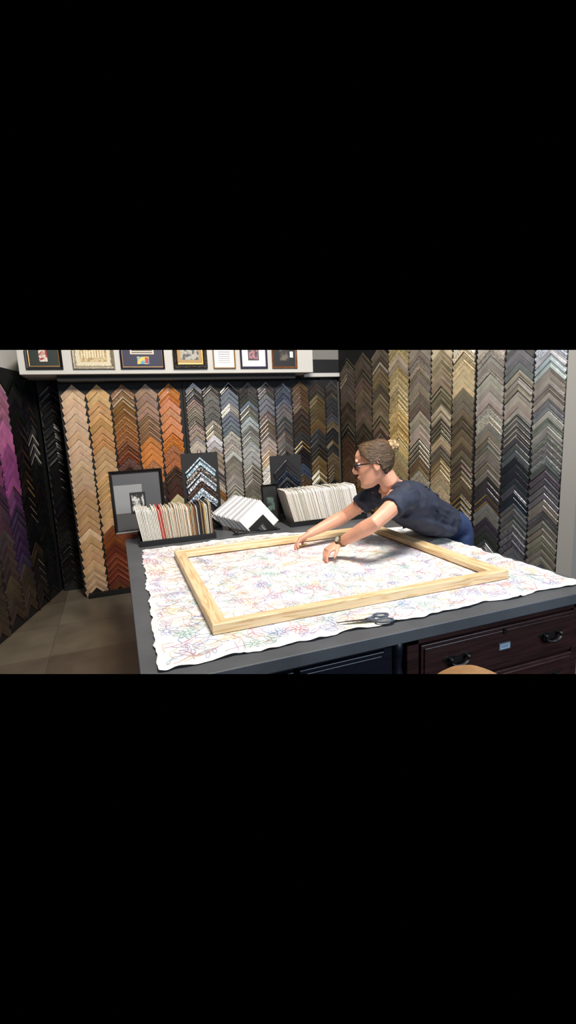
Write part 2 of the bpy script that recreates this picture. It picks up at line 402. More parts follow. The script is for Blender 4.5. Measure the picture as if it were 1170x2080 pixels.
def petal(cx,cy,a,L,wd,mi):
    pts=[]
    for k in range(11):
        t=k/10*2*math.pi; lx=L*(1-math.cos(t))/2; ly=wd*math.sin(t)*(1-.3*math.cos(t))*.6
        pts.append((cx+lx*math.cos(a)-ly*math.sin(a),cy+lx*math.sin(a)+ly*math.cos(a)))
    stroke(pts,mi)
def flower(cx,cy,r,mi):
    n=random.choice((5,6,7,8)); a0=random.random()*6.28
    for k in range(n): petal(cx+.2*r*math.cos(a0+k*6.283/n),cy+.2*r*math.sin(a0+k*6.283/n),a0+k*6.283/n,r*random.uniform(.7,1.1),r*.34,mi)
def sprig(cx,cy,a,L,mi,mi2):
    pts=[];x,y=cx-math.cos(a)*L/2,cy-math.sin(a)*L/2; cur=random.uniform(-.25,.25); n=12
    for k in range(n):
        pts.append((x,y)); a+=cur*.6; x+=L/n*math.cos(a); y+=L/n*math.sin(a)
        if k>1 and k%4==0:
            for sg in (1,-1): petal(x,y,a+sg*random.uniform(.5,.9),L*.40,L*.12,mi2)
    stroke(pts,mi)
def swirl(cx,cy,a,L,mi):
    pts=[];x,y=cx-math.cos(a)*L/2,cy-math.sin(a)*L/2; c0=random.uniform(-.35,.35)
    for k in range(20):
        pts.append((x,y)); a+=c0*math.cos(k*.28); x+=L/20*math.cos(a); y+=L/20*math.sin(a)
    stroke(pts,mi)
cell=.060
for iy in range(int(1.56/cell)+1):
    for ix in range(int(1.74/cell)+1):
        cx=.09+(ix+.5)*cell+random.uniform(-.02,.02); cy=1.41+(iy+.5)*cell+random.uniform(-.02,.02)
        r=random.random(); col=random.choice((1,1,2,2,3,4,5,6))
        if r<.18: flower(cx,cy,random.uniform(.030,.046),col)
        elif r<.52: sprig(cx,cy,random.random()*6.28,random.uniform(.07,.12),col,random.choice((col,3,5)))
        else:
            for k in range(3): swirl(cx+random.uniform(-.025,.025),cy+random.uniform(-.025,.025),random.random()*6.28,random.uniform(.08,.18),random.choice((1,2,3,4,5,6)))
m_cloth=mat('cotton_cloth',(238,230,216),.85,0,0,3.0,.12,160,c2=(226,228,236))
inks=[mat('ink_line',c,.8) for c in ((208,124,130),(134,144,196),(132,178,176),(220,176,128),(178,142,182),(212,198,144),(156,126,134))]
cl=obj('printed_cloth',g,[m_cloth]+inks,None,(.93,2.17,.903),smooth=True,label='off-white cloth printed with fine coloured flower line drawings',cat='cloth')
# ------------------------------------------------------------------ stretcher frame
def pine(name,st):
    m=bpy.data.materials.new(name); m.use_nodes=True; nt=m.node_tree; b=nt.nodes['Principled BSDF']; b.inputs['Roughness'].default_value=.5
    tc=nt.nodes.new('ShaderNodeTexCoord'); mp=nt.nodes.new('ShaderNodeMapping'); mp.inputs['Scale'].default_value=st
    n=nt.nodes.new('ShaderNodeTexNoise'); n.inputs['Scale'].default_value=9; n.inputs['Detail'].default_value=4; n.inputs['Distortion'].default_value=.6
    wv=nt.nodes.new('ShaderNodeMath'); wv.operation='PINGPONG'; wv.inputs[1].default_value=.12
    r=nt.nodes.new('ShaderNodeValToRGB'); e=r.color_ramp.elements; e[0].color=lin((222,198,158)); e[1].color=lin((196,160,112)); e[0].position=.35; e[1].position=1
    ml=nt.nodes.new('ShaderNodeMath'); ml.operation='MULTIPLY'; ml.inputs[1].default_value=8.3
    nt.links.new(tc.outputs['Object'],mp.inputs[0]); nt.links.new(mp.outputs[0],n.inputs[0]); nt.links.new(n.outputs[0],wv.inputs[0]); nt.links.new(wv.outputs[0],ml.inputs[0]); nt.links.new(ml.outputs[0],r.inputs[0]); nt.links.new(r.outputs[0],b.inputs['Base Color'])
    return m
px_=pine('pine_wood_x',(.35,5,5)); py_=pine('pine_wood_y',(5,.35,5))
sf=empty('stretcher_frame',(.915,2.12,.907),'large rectangular pale pine canvas stretcher frame lying on cloth','frame')
X0,X1,Y0,Y1,ZB,ZT=.255,1.575,1.56,2.69,.9085,.946; bw=.058
def bar(a,b,c,d,m,o):
    g=G(); prof=[(0,ZB),(0,ZT-.003),(.05,ZT),(.22,ZT),(.30,ZT-.004),(.96,ZT-.008),(1,ZT-.011),(1,ZB+.004)]
    vs=[];n=len(prof)
    for p,q in ((a,d),(b,c)):
        for t,z in prof: vs.append((p[0]+(q[0]-p[0])*t,p[1]+(q[1]-p[1])*t,z))
    fs=[(k,(k+1)%n,n+(k+1)%n,n+k) for k in range(n)]+[tuple(range(n)),tuple(range(2*n-1,n-1,-1))]
    g.add(vs,fs); ob=obj('stretcher_bar',g,[m],sf,o); return ob
e=.0006
A=(X0,Y0);B=(X1,Y0);Cc=(X1,Y1);Dd=(X0,Y1);a=(X0+bw,Y0+bw);b_=(X1-bw,Y0+bw);c_=(X1-bw,Y1-bw);d_=(X0+bw,Y1-bw)
bar(A,B,b_,a,px_,(.9,Y0,ZB)); bar((X1,Y0+e),(X1,Y1-e),(X1-bw,Y1-bw-e),(X1-bw,Y0+bw+e),py_,(X1,2.1,ZB))
bar(Cc,Dd,d_,c_,px_,(.9,Y1,ZB)); bar((X0,Y1-e),(X0,Y0+e),(X0+bw,Y0+bw+e),(X0+bw,Y1-bw-e),py_,(X0,2.1,ZB))
# ------------------------------------------------------------------ scissors
sc=empty('scissors',(.79,1.42,.906),'grey fabric scissors lying open-handled on the cloth','scissors')
m_blade=mat('blade_steel',(120,124,130),.28,.9); m_hand=mat('scissor_grip',(78,86,100),.45)
ang=math.atan2(-.045,.20); ca,sa=math.cos(ang),math.sin(ang)
def sx(x,y,z): return (.68+x*ca-y*sa,1.452+x*sa+y*ca,z)
for sg,z in ((1,.9125),(-1,.9155)):
    g=G(); P=[(0,0),(.04,.004*sg),(.105,.009*sg),(.125,.008*sg),(.125,-.004*sg),(.1,-.005*sg),(.03,-.002*sg)]
    n=len(P); g.add([sx(x,y+.002*sg,z) for x,y in P]+[sx(x,y+.002*sg,z+.0022) for x,y in P],[tuple(range(n)),tuple(range(2*n-1,n-1,-1))]+[(k,(k+1)%n,n+(k+1)%n,n+k) for k in range(n)])
    obj('blade',g,[m_blade],sc,sx(.06,0,z))
    g=G(); pts=[]; cx,cy=.172,-.021*sg*1.0; rx,ry=(.032,.0155) if sg>0 else (.027,.014)
    for k in range(20):
        t=2*math.pi*k/20; pts.append(sx(cx+rx*math.cos(t),cy+ry*math.sin(t),z+.003))
    g.tube(pts,[(.0046,.0046)]*20,closed=True,n=8); g.tube([sx(.112,0,z+.002),sx(.13,-.005*sg,z+.003),sx(.146,-.014*sg,z+.003)],[.005,.0055,.005],n=8)
    obj('handle',g,[m_hand],sc,sx(.17,0,z),smooth=True)
g=G(); g.tube([sx(.11,0,.913),sx(.11,0,.9205)],[.004,.004],n=12); obj('pivot_screw',g,[m_blade],sc,sx(.11,0,.913))
# ------------------------------------------------------------------ mat sample boxes
m_tray=mat('black_tray',(22,22,24),.4)
def tray(name,x0,x1,y0,y1,h,label):
    e=empty(name,((x0+x1)/2,(y0+y1)/2,.9),label,'sample rack')
    g=G(); t=.006
    g.box((x0,y0,.901),(x1,y1,.907)); g.box((x0,y0,.907),(x1,y0+t,.907+h)); g.box((x0,y1-t,.907),(x1,y1,.907+h*2)); g.box((x0,y0+t,.907),(x0+t,y1-t,.907+h)); g.box((x1-t,y0+t,.907),(x1,y1-t,.907+h))
    obj('tray',g,[m_tray],e,((x0+x1)/2,(y0+y1)/2,.901)); return e
tray('mat_sample_rack',.085,.575,3.06,3.27,.03,'low black rack filled with coloured mat board samples')
tray('mat_sample_rack',1.12,1.735,3.10,3.33,.03,'low black rack packed with cream mat board samples')
def matboard(x,y0,y1,z0,h,lean,col,lab,grp,yaw=0):
    g=G(); t=.0054
    P=[(y0,0),(y1,0),(y1,h-.012),(y1-.012,h),(y0+.02,h),(y0,h-.02)]
    n=len(P); g.add([(-t/2,p[0]-(y0+y1)/2,p[1]) for p in P]+[(t/2,p[0]-(y0+y1)/2,p[1]) for p in P],[tuple(range(n)),tuple(range(2*n-1,n-1,-1))]+[(k,(k+1)%n,n+(k+1)%n,n+k) for k in range(n)])
    m=mat('mat_board',tuple(int(c/4)*4 for c in col),.8)
    o=obj('mat_board_sample',g,[m],None,(0,0,0),label=lab,cat='mat board',group=grp)
    o.location=(x,(y0+y1)/2,z0); o.rotation_euler=(0,lean,yaw)
    return o
n1=52
pal1=[(236,232,222),(226,220,208)]*7+[(196,84,80),(214,158,138),(190,66,64),(222,190,170)]+[(214,200,180),(196,168,138),(230,226,216),(180,152,122),(226,220,210),(206,196,176)]*3+[(176,125,85),(150,160,140),(190,146,104),(130,90,70),(80,66,62),(190,190,180),(40,40,44),(30,30,34),(150,120,90),(60,52,48),(180,146,70),(200,196,190),(210,200,180),(60,56,54),(190,180,160),(150,120,90)]
for i in range(n1):
    c=pal1[i%len(pal1)]; lean=-.14+.12*i/n1+random.uniform(-.006,.006); h=random.uniform(.215,.24)
    matboard(.112+i*.0087,3.08+random.uniform(-.006,.006),3.25,.909,h,lean,c,'upright mat board sample in a black rack','mat board samples in the racks')
n3=64
for i in range(n3):
    c=random.choice([(242,238,230),(232,226,216),(244,242,238),(220,214,202),(228,222,212),(210,204,194),(238,234,228),(194,188,178)])
    matboard(1.165+i*.0084,3.12+random.uniform(-.003,.003),3.31,.909,random.uniform(.25,.262),-.26+.010*random.random()+.06*i/n3,c,'cream mat board sample standing in a black rack','mat board samples in the racks')
er=empty('sample_easel',(.85,3.16,.9),'black wire easel holding white corner mats','easel')
g=G()
for xx in (.72,1.0):
    g.tube([(xx,3.06,.906),(xx,3.32,.906)],.004,n=8); g.tube([(xx,3.07,.906),(xx,3.06,.93)],.004,n=8); g.tube([(xx,3.32,.906),(xx,3.34,1.05)],.004,n=8)
g.tube([(.69,3.08,.906),(1.03,3.08,.906)],.004,n=8); g.tube([(.69,3.34,1.03),(1.03,3.34,1.03)],.004,n=8)
obj('wire_stand',g,[m_tray],er,(.85,3.1,.9),smooth=True)
def vboard(cx,y,zapex,W,wd,t,m,name,lab,tilt,grp=None,cat='mat board'):
    q=math.sqrt(.5)
    P=[(0,0),(W/2,-W/2),(W/2-wd*q,-W/2-wd*q),(0,-wd/q),(-W/2+wd*q,-W/2-wd*q),(-W/2,-W/2)]
    g=G(); n=6; g.add([(p[0],0,p[1]) for p in P]+[(p[0],t,p[1]) for p in P],[(0,1,2,3),(0,3,4,5),(9,8,7,6),(11,10,9,6)]+[(k,(k+1)%n,n+(k+1)%n,n+k) for k in range(n)])
    o=obj(name,g,[m],None,(0,0,0),label=lab,cat=cat,group=grp); o.location=(cx,y,zapex); o.rotation_euler=(0,tilt,0); return o
for i in range(12):
    c=[(242,242,242),(190,190,192),(230,230,232),(176,176,178)][i%4]
    vboard(.905-.0130*i,3.115+.0125*i,1.120+.0030*i,.29,.12,.006,mat('white_mat',c,.7),'corner_mat_sample','white corner shaped mat sample leaning on an easel',.10+.008*i,'white corner mat samples')
vboard(.915,3.09,1.020,.20,.045,.006,m_black,'corner_mat_sample','black corner shaped mat sample leaning on an easel',.10,'white corner mat samples')
def standboard(x0,x1,y,z1,cols,label,orn):
    e=empty('sample_stand',((x0+x1)/2,y,.9),label,'display stand')
    g=G(); g.box((x0,y,.901),(x1,y+.012,z1)); xm=(x0+x1)/2; g.box((x0+.02,y+.012,.901),(x1-.02,y+.06,.909)); obj('backboard',g,[m_black],e,(xm,y,.9))
    g=G(); g.tube([(xm-.012,y-.004,z1-.002),(xm-.01,y-.006,z1+.018),(xm+.01,y-.006,z1+.018),(xm+.012,y-.004,z1-.002)],.003,n=8); obj('hanger',g,[m_iron],e,(xm,y,z1))
    z=z1-.03; 
    for c,wd,o in cols:
        W=(x1-x0)*.84; vs,fs,mi=corner_geo(W,wd,.018,random.choice((0,1,2)))
        gg=G(); gg.v=[(xm+v[0],y-.001+v[1],z+v[2]) for v in vs]; gg.f=fs; gg.m=mi
        m0=mat('patterned_moulding',c,.3,.2,0,110,.5,60,c2=o,sharp=True) if o else mould_mat(c)
        obj('frame_corner_sample',gg,[m0,mould_mat((30,30,34))],None,(xm,y-.002,z),label='patterned frame corner sample on a small black stand',cat='frame sample',group='frame corner samples on the walls')
        z-=wd*1.414+.006
standboard(.425,.685,3.38,1.455,[((215,228,236),.04,(90,130,150)),((40,40,48),.026,(190,180,170)),((225,230,236),.045,(80,84,92)),((40,32,34),.026,(110,80,64)),((220,228,236),.045,(80,100,120)),((40,40,44),.03,None),((210,214,222),.04,(70,70,76))],'black upright stand with white patterned frame corners',True)
standboard(1.085,1.335,3.40,1.395,[((24,26,32),.05,None),((40,52,70),.03,(20,22,28)),((24,26,32),.05,None),((50,62,80),.03,(24,26,32)),((24,26,32),.04,None)],'black upright stand with glossy black frame corners',False)
# ------------------------------------------------------------------ picture frames
def picture(x0,x1,z0,z1,y,fw,mf,layers,label,tilt=0,depth=.02,mlip=None,group=None,cat='picture'):
    e=empty('framed_picture',((x0+x1)/2,y,z0),label,cat,group)
    g=G(); pr=[(0,0),(0,.8),(.15,1),(.55,.75),(.8,.45),(1,.4),(1,0)]
    cs=[(x0,z0,1,1),(x1,z0,-1,1),(x1,z1,-1,-1),(x0,z1,1,-1)]; n=len(pr); vs=[]
    for cx,cz,dx,dz in cs:
        for t,h in pr: vs.append((cx+dx*t*fw,y-h*depth,cz+dz*t*fw))
    for k in range(4):
        k2=(k+1)%4
        for j in range(n-1):
            g.f.append((k*n+j,k2*n+j,k2*n+j+1,k*n+j+1)); g.m.append(1 if j>=4 else 0)
    g.v=vs
    obj('moulding',g,[mf,mlip or mf],e,((x0+x1)/2,y,z0))
    g=G(); g.box((x0+.002,y-.003,z0+.002),(x1-.002,y,z1-.002)); mats=[m_dark]
    ox0,ox1,oz0,oz1=x0+fw,x1-fw,z0+fw,z1-fw
    for k,(a,b,c,d,m) in enumerate(layers):
        if m not in mats: mats.append(m)
        yy=y-.0035-.0008*k
        g.add([(ox0+(ox1-ox0)*a,yy,oz0+(oz1-oz0)*b),(ox0+(ox1-ox0)*c,yy,oz0+(oz1-oz0)*b),(ox0+(ox1-ox0)*c,yy,oz0+(oz1-oz0)*d),(ox0+(ox1-ox0)*a,yy,oz0+(oz1-oz0)*d)],[(0,1,2,3)],mats.index(m))
    obj('artwork',g,mats,e,((x0+x1)/2,y,z0))
    e.rotation_euler=(tilt,0,0)
    return e
c=lambda n,col,r=.6,c2=None,vs=20:mat(n,col,r,0,0,vs,0,60,c2=c2,sharp=bool(c2))
blk=mat('black_frame',(20,18,18),.35); gold=mat('gold_lip',(170,130,70),.35,.5); navy=c('navy_mat',(34,34,66)); cream=c('cream_mat',(218,206,176))
white=c('white_mat_board',(228,228,230)); green=c('green_mat',(22,36,30)); sepia=c('sepia_print',(168,140,96),.6,(206,186,140),30)
ink=c('dark_ink',(60,56,60)); grp='framed pictures on the ledge'
YL=4.716; ZL=2.19
fig=c('red_figure',(170,40,50),.6,(225,215,205),30)
picture(-.64,-.35,ZL,2.55,YL,.03,blk,[(0,0,1,1,green),(.34,.12,.62,.9,fig),(.42,.30,.52,.42,c('skin_print',(190,150,120)))],'black framed picture of a red and white figure on green mat',mlip=gold,group=grp)
L=[(0,0,1,1,cream),(.10,.10,.9,.9,sepia)]
for k in range(9): L.append((.14+.08*k,.2+.02*(k%2),.185+.08*k,.42+.03*(k%3),c('team_figure',(226,214,180)))); 
picture(-.27,.08,ZL,2.55,YL,.035,mat('silver_frame',(158,148,128),.35,.4,.3,80,.5,90),L,'champagne silver framed sepia group photograph with cream mat',group=grp)
L=[(0,0,1,1,navy),(.2,.30,.8,.9,c('cream_paper',(216,206,186)))]
for k in range(8): L.append((.24,.33+.05*k,.76,.35+.05*k,ink))
L.append((.36,.06,.66,.24,c('stamp_print',(60,150,190),.5,(214,190,70),25))); L.append((.56,.08,.64,.22,c('stamp_red',(190,60,70))))
picture(.13,.52,ZL,2.6,YL,.02,c('navy_frame',(26,24,44),.35),L,'navy framed print with cream text panel and colourful stamp',mlip=gold,group=grp)
picture(.60,.92,ZL,2.56,YL,.05,mat('ornate_black',(34,26,22),.3,.2,.4,60,.8,90),[(0,0,1,1,c('tan_mat',(178,146,96))),(.12,.12,.88,.88,c('bw_print',(60,60,58),.5,(170,168,160),22))],'wide dark ornate framed photograph with gold lip',mlip=gold,group=grp,depth=.035)
L=[(0,0,1,1,white)]
for k in range(9): L.append((.2,.15+.07*k,.8,.165+.07*k,c('faint_text',(170,165,170))))
picture(.98,1.20,ZL,2.5,YL,.012,gold,L,'thin gold framed white certificate',group=grp)
picture(1.25,1.53,ZL,2.52,YL,.02,c('indigo_frame',(44,38,66),.35),[(0,0,1,1,white),(.26,.2,.72,.9,ink),(.30,.24,.68,.86,c('group_print',(70,66,70),.5,(180,120,130),30))],'dark blue framed photo with wide white mat',group=grp)
picture(1.58,1.85,ZL,2.52,YL,.018,mat('brown_frame',(120,72,40),.35,0,.2,20),[(0,0,1,1,c('black_mat',(30,28,30))),(.28,.2,.72,.85,c('portrait_print',(110,100,90),.5,(50,48,46),14)),(.75,.3,.9,.5,white)],'brown framed portrait with black mat',group=grp)
grey=c('grey_linen',(76,77,80)); lgrey=c('light_grey_mat',(134,136,138))
picture(-.06,.292,.93,1.365,3.42,.022,blk,[(0,0,1,1,grey),(.0,.30,.60,.80,lgrey),(.32,.28,.66,.66,c('black_window',(24,24,26))),(.36,.32,.62,.61,c('old_photo',(40,40,40),.5,(190,190,186),26))],'black framed grey display with small black and white photo',tilt=-.05,cat='picture')
picture(.99,1.12,.903,1.19,3.345,.012,blk,[(0,0,1,1,c('black_backing',(18,18,20))),(.25,.3,.8,.68,c('green_photo',(26,36,36),.5,(80,100,96),20))],'small black framed photograph with greenish picture',tilt=-.08)
g=G(); g.box((-.01,3.36,.901),(.09,3.455,.93)); g.box((.09,3.40,.901),(.32,3.455,.93)); obj('wooden_block',g,[mat('small_wood',(120,60,40),.4,0,.2,8)],label='low reddish wooden block under the tall picture',cat='block',origin=(.15,3.43,.901))
# ------------------------------------------------------------------ woman
skin=mat('skin',(212,156,130),.5,0,.08,14,.05,120); skin.node_tree.nodes['Principled BSDF'].inputs['Subsurface Weight'].default_value=.12; skin.node_tree.nodes['Principled BSDF'].inputs['Subsurface Scale'].default_value=.02
shirtm=mat('navy_cotton',(36,42,60),.8,0,.2,10,.25,26); jean=mat('blue_denim',(38,56,94),.8,0,.25,14,.2,60)
hairm=mat('brown_hair',(42,31,23),.5,0,0,34,.8,70,stretch=(1,1,5),c2=(104,80,56)); bunm=mat('blond_bun',(84,62,42),.6,0,0,45,.9,90,c2=(200,172,128)); 
glm=mat('glasses_black',(10,10,12),.25); wm=mat('watch_metal',(110,96,66),.3,.8); 
pe=empty('person',(1.96,2.42,0),'woman in navy t-shirt and jeans leaning over table, arms reaching','person')
PO=(1.96,2.42,0)
LAT=V((.25,-.97,0)).normalized()
H=V((1.28,2.2,1.395)); az=V((-.88,.47,0)).normalized(); pt=math.radians(12)
Fw=(az*math.cos(pt)-V((0,0,1))*math.sin(pt)).normalized(); Lf=V((0,0,1)).cross(Fw).normalized(); Up=Fw.cross(Lf).normalized()
HM=Matrix((Fw,Lf,Up)).transposed()
def hp(x,y,z): return H+HM@V((x,y,z))
HR=[(-.116,.080,.034,.020),(-.108,.090,.012,.034),(-.092,.094,-.018,.048),(-.072,.091,-.045,.056),(-.05,.094,-.064,.062),(-.035,.092,-.076,.066),(-.02,.093,-.086,.070),(0,.090,-.094,.073),(.02,.084,-.10,.075),(.032,.086,-.101,.076),(.048,.093,-.102,.077),(.068,.090,-.101,.077),(.088,.076,-.09,.070),(.103,.054,-.068,.054),(.113,.02,-.034,.028)]
def headrings(g,off=0,mi=0,zmin=-9,n=28):
    vs=[];k_=0
    for z,f,b,hw in HR:
        if z<zmin: continue
        k_+=1
        cx=(f+b)/2; rx=(f-b)/2+off; ry=hw+off
        for k in range(n):
            a=2*math.pi*k/n; cc,ss=math.cos(a),math.sin(a)
            x=cx+rx*math.copysign(abs(cc)**.9,cc); y=ry*math.copysign(abs(ss)**.9,ss)
            if cc>0: y*=1-.12*cc
            zz=z+(off*.9 if z>.08 else 0)
            vs.append(hp(x,y,zz))
    fs=[(i*n+k,i*n+(k+1)%n,(i+1)*n+(k+1)%n,(i+1)*n+k) for i in range(k_-1) for k in range(n)]+[tuple(range(n-1,-1,-1)),tuple((k_-1)*n+k for k in range(n))]
    g.add(vs,fs,mi)
NB=V((1.395,2.215,1.262))
shN=V((1.36,2.05,1.235)); elN=V((1.155,1.985,1.132)); wrN=V((1.062,2.19,.998))
shF=V((1.385,2.375,1.205)); elF=V((1.26,2.52,1.066)); wrF=V((1.03,2.50,.995))
TOR=[((1.94,2.42,.93),.155,.108),((1.86,2.39,.975),.152,.105),((1.77,2.35,1.025),.145,.102),((1.67,2.31,1.085),.145,.11),((1.56,2.27,1.145),.16,.12),((1.47,2.24,1.19),.165,.11),((1.41,2.225,1.22),.13,.085),((1.38,2.215,1.25),.07,.06)]
b=G(); headrings(b)
b.tube([hp(-.035,0,-.055),hp(-.05,0,-.10),NB,V((1.45,2.23,1.22))],[.052,.05,.058,.075],n=18)
b.tube([t[0] for t in TOR],[(t[1]-.025,t[2]-.025) for t in TOR],lat=LAT,n=24)
b.tube([NB+V((.03,0,-.02)),(shN+shF)/2+V((.02,0,0)),shN],[.06,.06,.048],n=14); b.tube([NB+V((.03,0,-.02)),shF],[.06,.048],n=14)
def limb(g,a,c,d,r):
    p=[a,a.lerp(c,.35),a.lerp(c,.75),c,c.lerp(d,.25),c.lerp(d,.6),d,d+(d-c).normalized()*.02]
    g.tube(p,r,n=16)
AR=[.050,.046,.040,.038,.041,.034,.025,.024]
limb(b,shN,elN,wrN,AR); limb(b,shF,elF,wrF,AR)
b.tube([hp(.086,0,.034),hp(.100,0,.012),hp(.113,0,-.010),hp(.112,0,-.017),hp(.095,0,-.024)],[.006,.009,.0115,.012,.010],n=12)
b.ball(hp(.104,.009,-.017),.008,n=10); b.ball(hp(.104,-.009,-.017),.008,n=10)
b.ball(hp(.093,0,-.045),(.008,.022,.005),M=HM,n=12); b.ball(hp(.091,0,-.055),(.008,.019,.006),M=HM,n=12); b.ball(hp(.086,0,-.098),(.012,.018,.012),M=HM,n=12)
b.tube([hp(.088,y,.047-.2*abs(y)) for y in (-.045,-.02,0,.02,.045)],[.006,.008,.006,.008,.006],n=8)
for sgn in (1,-1):
    b.tube([hp(-.008+.014*math.cos(t)*(.9),sgn*(.078+.004*math.sin(t)),-.002+.025*math.sin(t)) for t in [k*2*math.pi/14 for k in range(14)]],[.0048]*14,closed=True,n=8)
    b.ball(hp(-.006,sgn*.075,-.002),(.011,.005,.020),M=HM,n=12)
def hand(g,W,D,N0,side,curl,spread=.12,S0=None):
    D=D.normalized(); N=(N0-D*N0.dot(D)).normalized(); S=D.cross(N)*side
    g.tube([W-D*.01,W+D*.025,W+D*.06,W+D*.088],[(.024,.019),(.032,.018),(.038,.015),(.036,.012)],lat=S,n=16)
    tips=[]
    for i,(o,L) in enumerate(((.028,.072),(.0095,.080),(-.0095,.074),(-.027,.058))):
        p=W+D*(.082-.004*abs(i-1.2))+S*o; d=(D+S*(spread*(1.3-i)*.8)).normalized(); a=curl[0] if i else curl[0]*.8
        pts=[p-D*.02,p]; rr=[.0095,.0095]
        for k,fr in enumerate((.46,.30,.24)):
            d=(d*math.cos(a)+N*math.sin(a)).normalized() if k==0 else (d*math.cos(curl[k])+ (N-d*N.dot(d)).normalized()*math.sin(curl[k])).normalized()
            p=p+d*L*fr; pts.append(p); rr.append((.0088,.0078,.0062)[k])
        g.tube(pts,rr,n=10); g.ball(pts[-1],.0062,n=8); tips.append(pts[-1])
    p=W+D*.028+S*.026; d=(D*.72+S*.62+N*.35).normalized(); pts=[p-S*.012,p]; rr=[.014,.0125]
    for k,fr in enumerate((.038,.028)):
        p=p+d*fr; pts.append(p); rr.append((.0105,.0085)[k]); d=(d+D*.35+N*.35-S*.35).normalized()
    g.tube(pts,rr,n=10); g.ball(pts[-1],.0082,n=8); tips.append(pts[-1])
    return tips
tN=hand(b,wrN,V((-.86,.0,-.36)),V((.1,0,-1)),1,(.62,.62,.5),.02)
tF=hand(b,wrF,V((-.80,.12,-.40)),V((-.15,-.25,-.9)),-1,(.35,.5,.45),.05)
body=obj('body',b,[skin],pe,PO,vox=.0040,sm=2)
def tub(name,g,m,vox,sm=3,lab=None): return obj(name,g,[m],pe,PO,vox=vox,sm=sm,label=lab)
j=G(); j.tube([(1.78,2.355,1.0),(1.86,2.39,.98),(1.93,2.42,.95),(1.95,2.425,.90),(1.95,2.43,.84)],[(.13,.09),(.150,.106),(.160,.112),(.160,.110),(.155,.104)],lat=LAT,n=24)
for sg in (-1,1):
    o=LAT*.084*sg
    j.tube([V((1.945,2.43,.90))+o,V((1.955,2.435,.75))+o,V((1.965,2.44,.52))+o,V((1.985,2.44,.3))+o,V((2.01,2.44,.09))+o],[.084,.080,.060,.056,.050],n=16)
tub('jeans',j,jean,.009)
for sg in (-1,1):
    s_=G(); o=LAT*.084*sg; s_.tube([V((2.06,2.46,.03))+o,V((2.01,2.45,.045))+o,V((1.91,2.43,.035))+o,V((1.84,2.41,.025))+o],[(.035,.03),(.042,.045),(.045,.034),(.03,.022)],lat=LAT,n=14); obj('shoe',s_,[m_black],pe,PO,smooth=True)
s=G()
SH=[((1.825,2.377,.99),.162,.118),((1.80,2.367,1.005),.160,.118),((1.76,2.345,1.025),.154,.114),((1.67,2.31,1.075),.154,.124),((1.56,2.27,1.135),.168,.132),((1.47,2.24,1.185),.172,.120),((1.415,2.225,1.222),.140,.092),((1.392,2.218,1.245),.085,.066)]
s.tube([t[0] for t in SH],[(t[1],t[2]) for t in SH],lat=LAT,n=28)
for sh,el in ((shN,elN),(shF,elF)):
    s.tube([V((1.46,2.235,1.20)).lerp(sh,.5),sh+V((.02,0,.0)),sh.lerp(el,.2),sh.lerp(el,.48)],[.082,.072,.062,.066],n=18)
s.tube([(1.42,2.2,1.13),(1.55,2.24,1.06),(1.70,2.29,.985),(1.78,2.33,.965)],[(.10,.05),(.14,.06),(.14,.055),(.13,.05)],lat=LAT,n=20)
sh=tub('t_shirt',s,shirtm,.007,3)
for v in sh.data.vertices:
    q=v.co; d=noise.noise(V((q.x*9,q.y*5,q.z*14)))*.012+(.5-abs(noise.noise(V((q.x*16+q.z*9,q.y*8,q.z*18)))))*.018-.008
    v.co+=v.normal*d
    if v.co.z<.914 and v.co.x+PO[0]<1.845: v.co.z=.914
def hairline(x,z): return x < .058 if z>.075 else (x< .02+ (z-.02)*.75 if z>.02 else x< -.018+(z-.02)*.35)
hg=G(); headrings(hg,.010,n=40)
hb=bmesh.new(); 
me=bpy.data.meshes.new('hair'); me.from_pydata(hg.v,[],hg.f); hb.from_mesh(me)
bmesh.ops.subdivide_edges(hb,edges=hb.edges[:],cuts=2,use_grid_fill=True)
inv=HM.transposed(); rm=[]
for f in hb.faces:
    q=inv@(f.calc_center_median()-H)
    if not (hairline(q.x,q.z) and q.z>-.075): rm.append(f)
bmesh.ops.delete(hb,geom=rm,context='FACES')
for v in hb.verts:
    q=inv@(v.co-H); k=noise.noise(V((q.x*10,math.atan2(q.y,q.z)*12,0)))*.006
    v.co+=(v.co-H).normalized()*(k+.002)
hb.to_mesh(me); hb.free()
hair=link(bpy.data.objects.new('hair',me)); me.materials.append(hairm); hair.parent=pe; hair.location=-V(PO)
me.polygons.foreach_set('use_smooth',[True]*len(me.polygons))
so=hair.modifiers.new('s','SOLIDIFY'); so.thickness=.012; so.offset=-1
bc=hp(-.106,0,.070); g=G(); g.ball(bc,(.034,.036,.034),M=HM,n=32)
for i,v in enumerate(g.v):
    q=V(v)-bc; g.v[i]=tuple(V(v)+q.normalized()*(.010*noise.noise(q*40)+.006*noise.noise(q*90)))
for k in range(22):
    ax=V([random.gauss(0,1) for _ in range(3)]).normalized(); u=ax.orthogonal().normalized(); w_=ax.cross(u); r=.030+.009*random.random(); a0=random.random()*6.28; sp=random.uniform(1.2,2.6)
    g.tube([bc+ax*random.uniform(-.004,.004)+u*r*math.cos(a0+t*sp)+w_*r*math.sin(a0+t*sp)+ax*.012*(t-.5) for t in [i/9 for i in range(10)]],[.002,.004,.0055,.006,.006,.006,.006,.005,.004,.0015],n=8)
obj('hair_bun',g,[bunm],pe,bc,smooth=True,label='messy blonde-streaked bun')
g=G(); g.tube([hp(-.09,0,.055)+Lf*.026*math.cos(t)+Up*.026*math.sin(t) for t in [i*math.pi/6 for i in range(12)]],[.005]*12,closed=True,n=8); obj('hair_tie',g,[m_black],pe,bc,smooth=True)
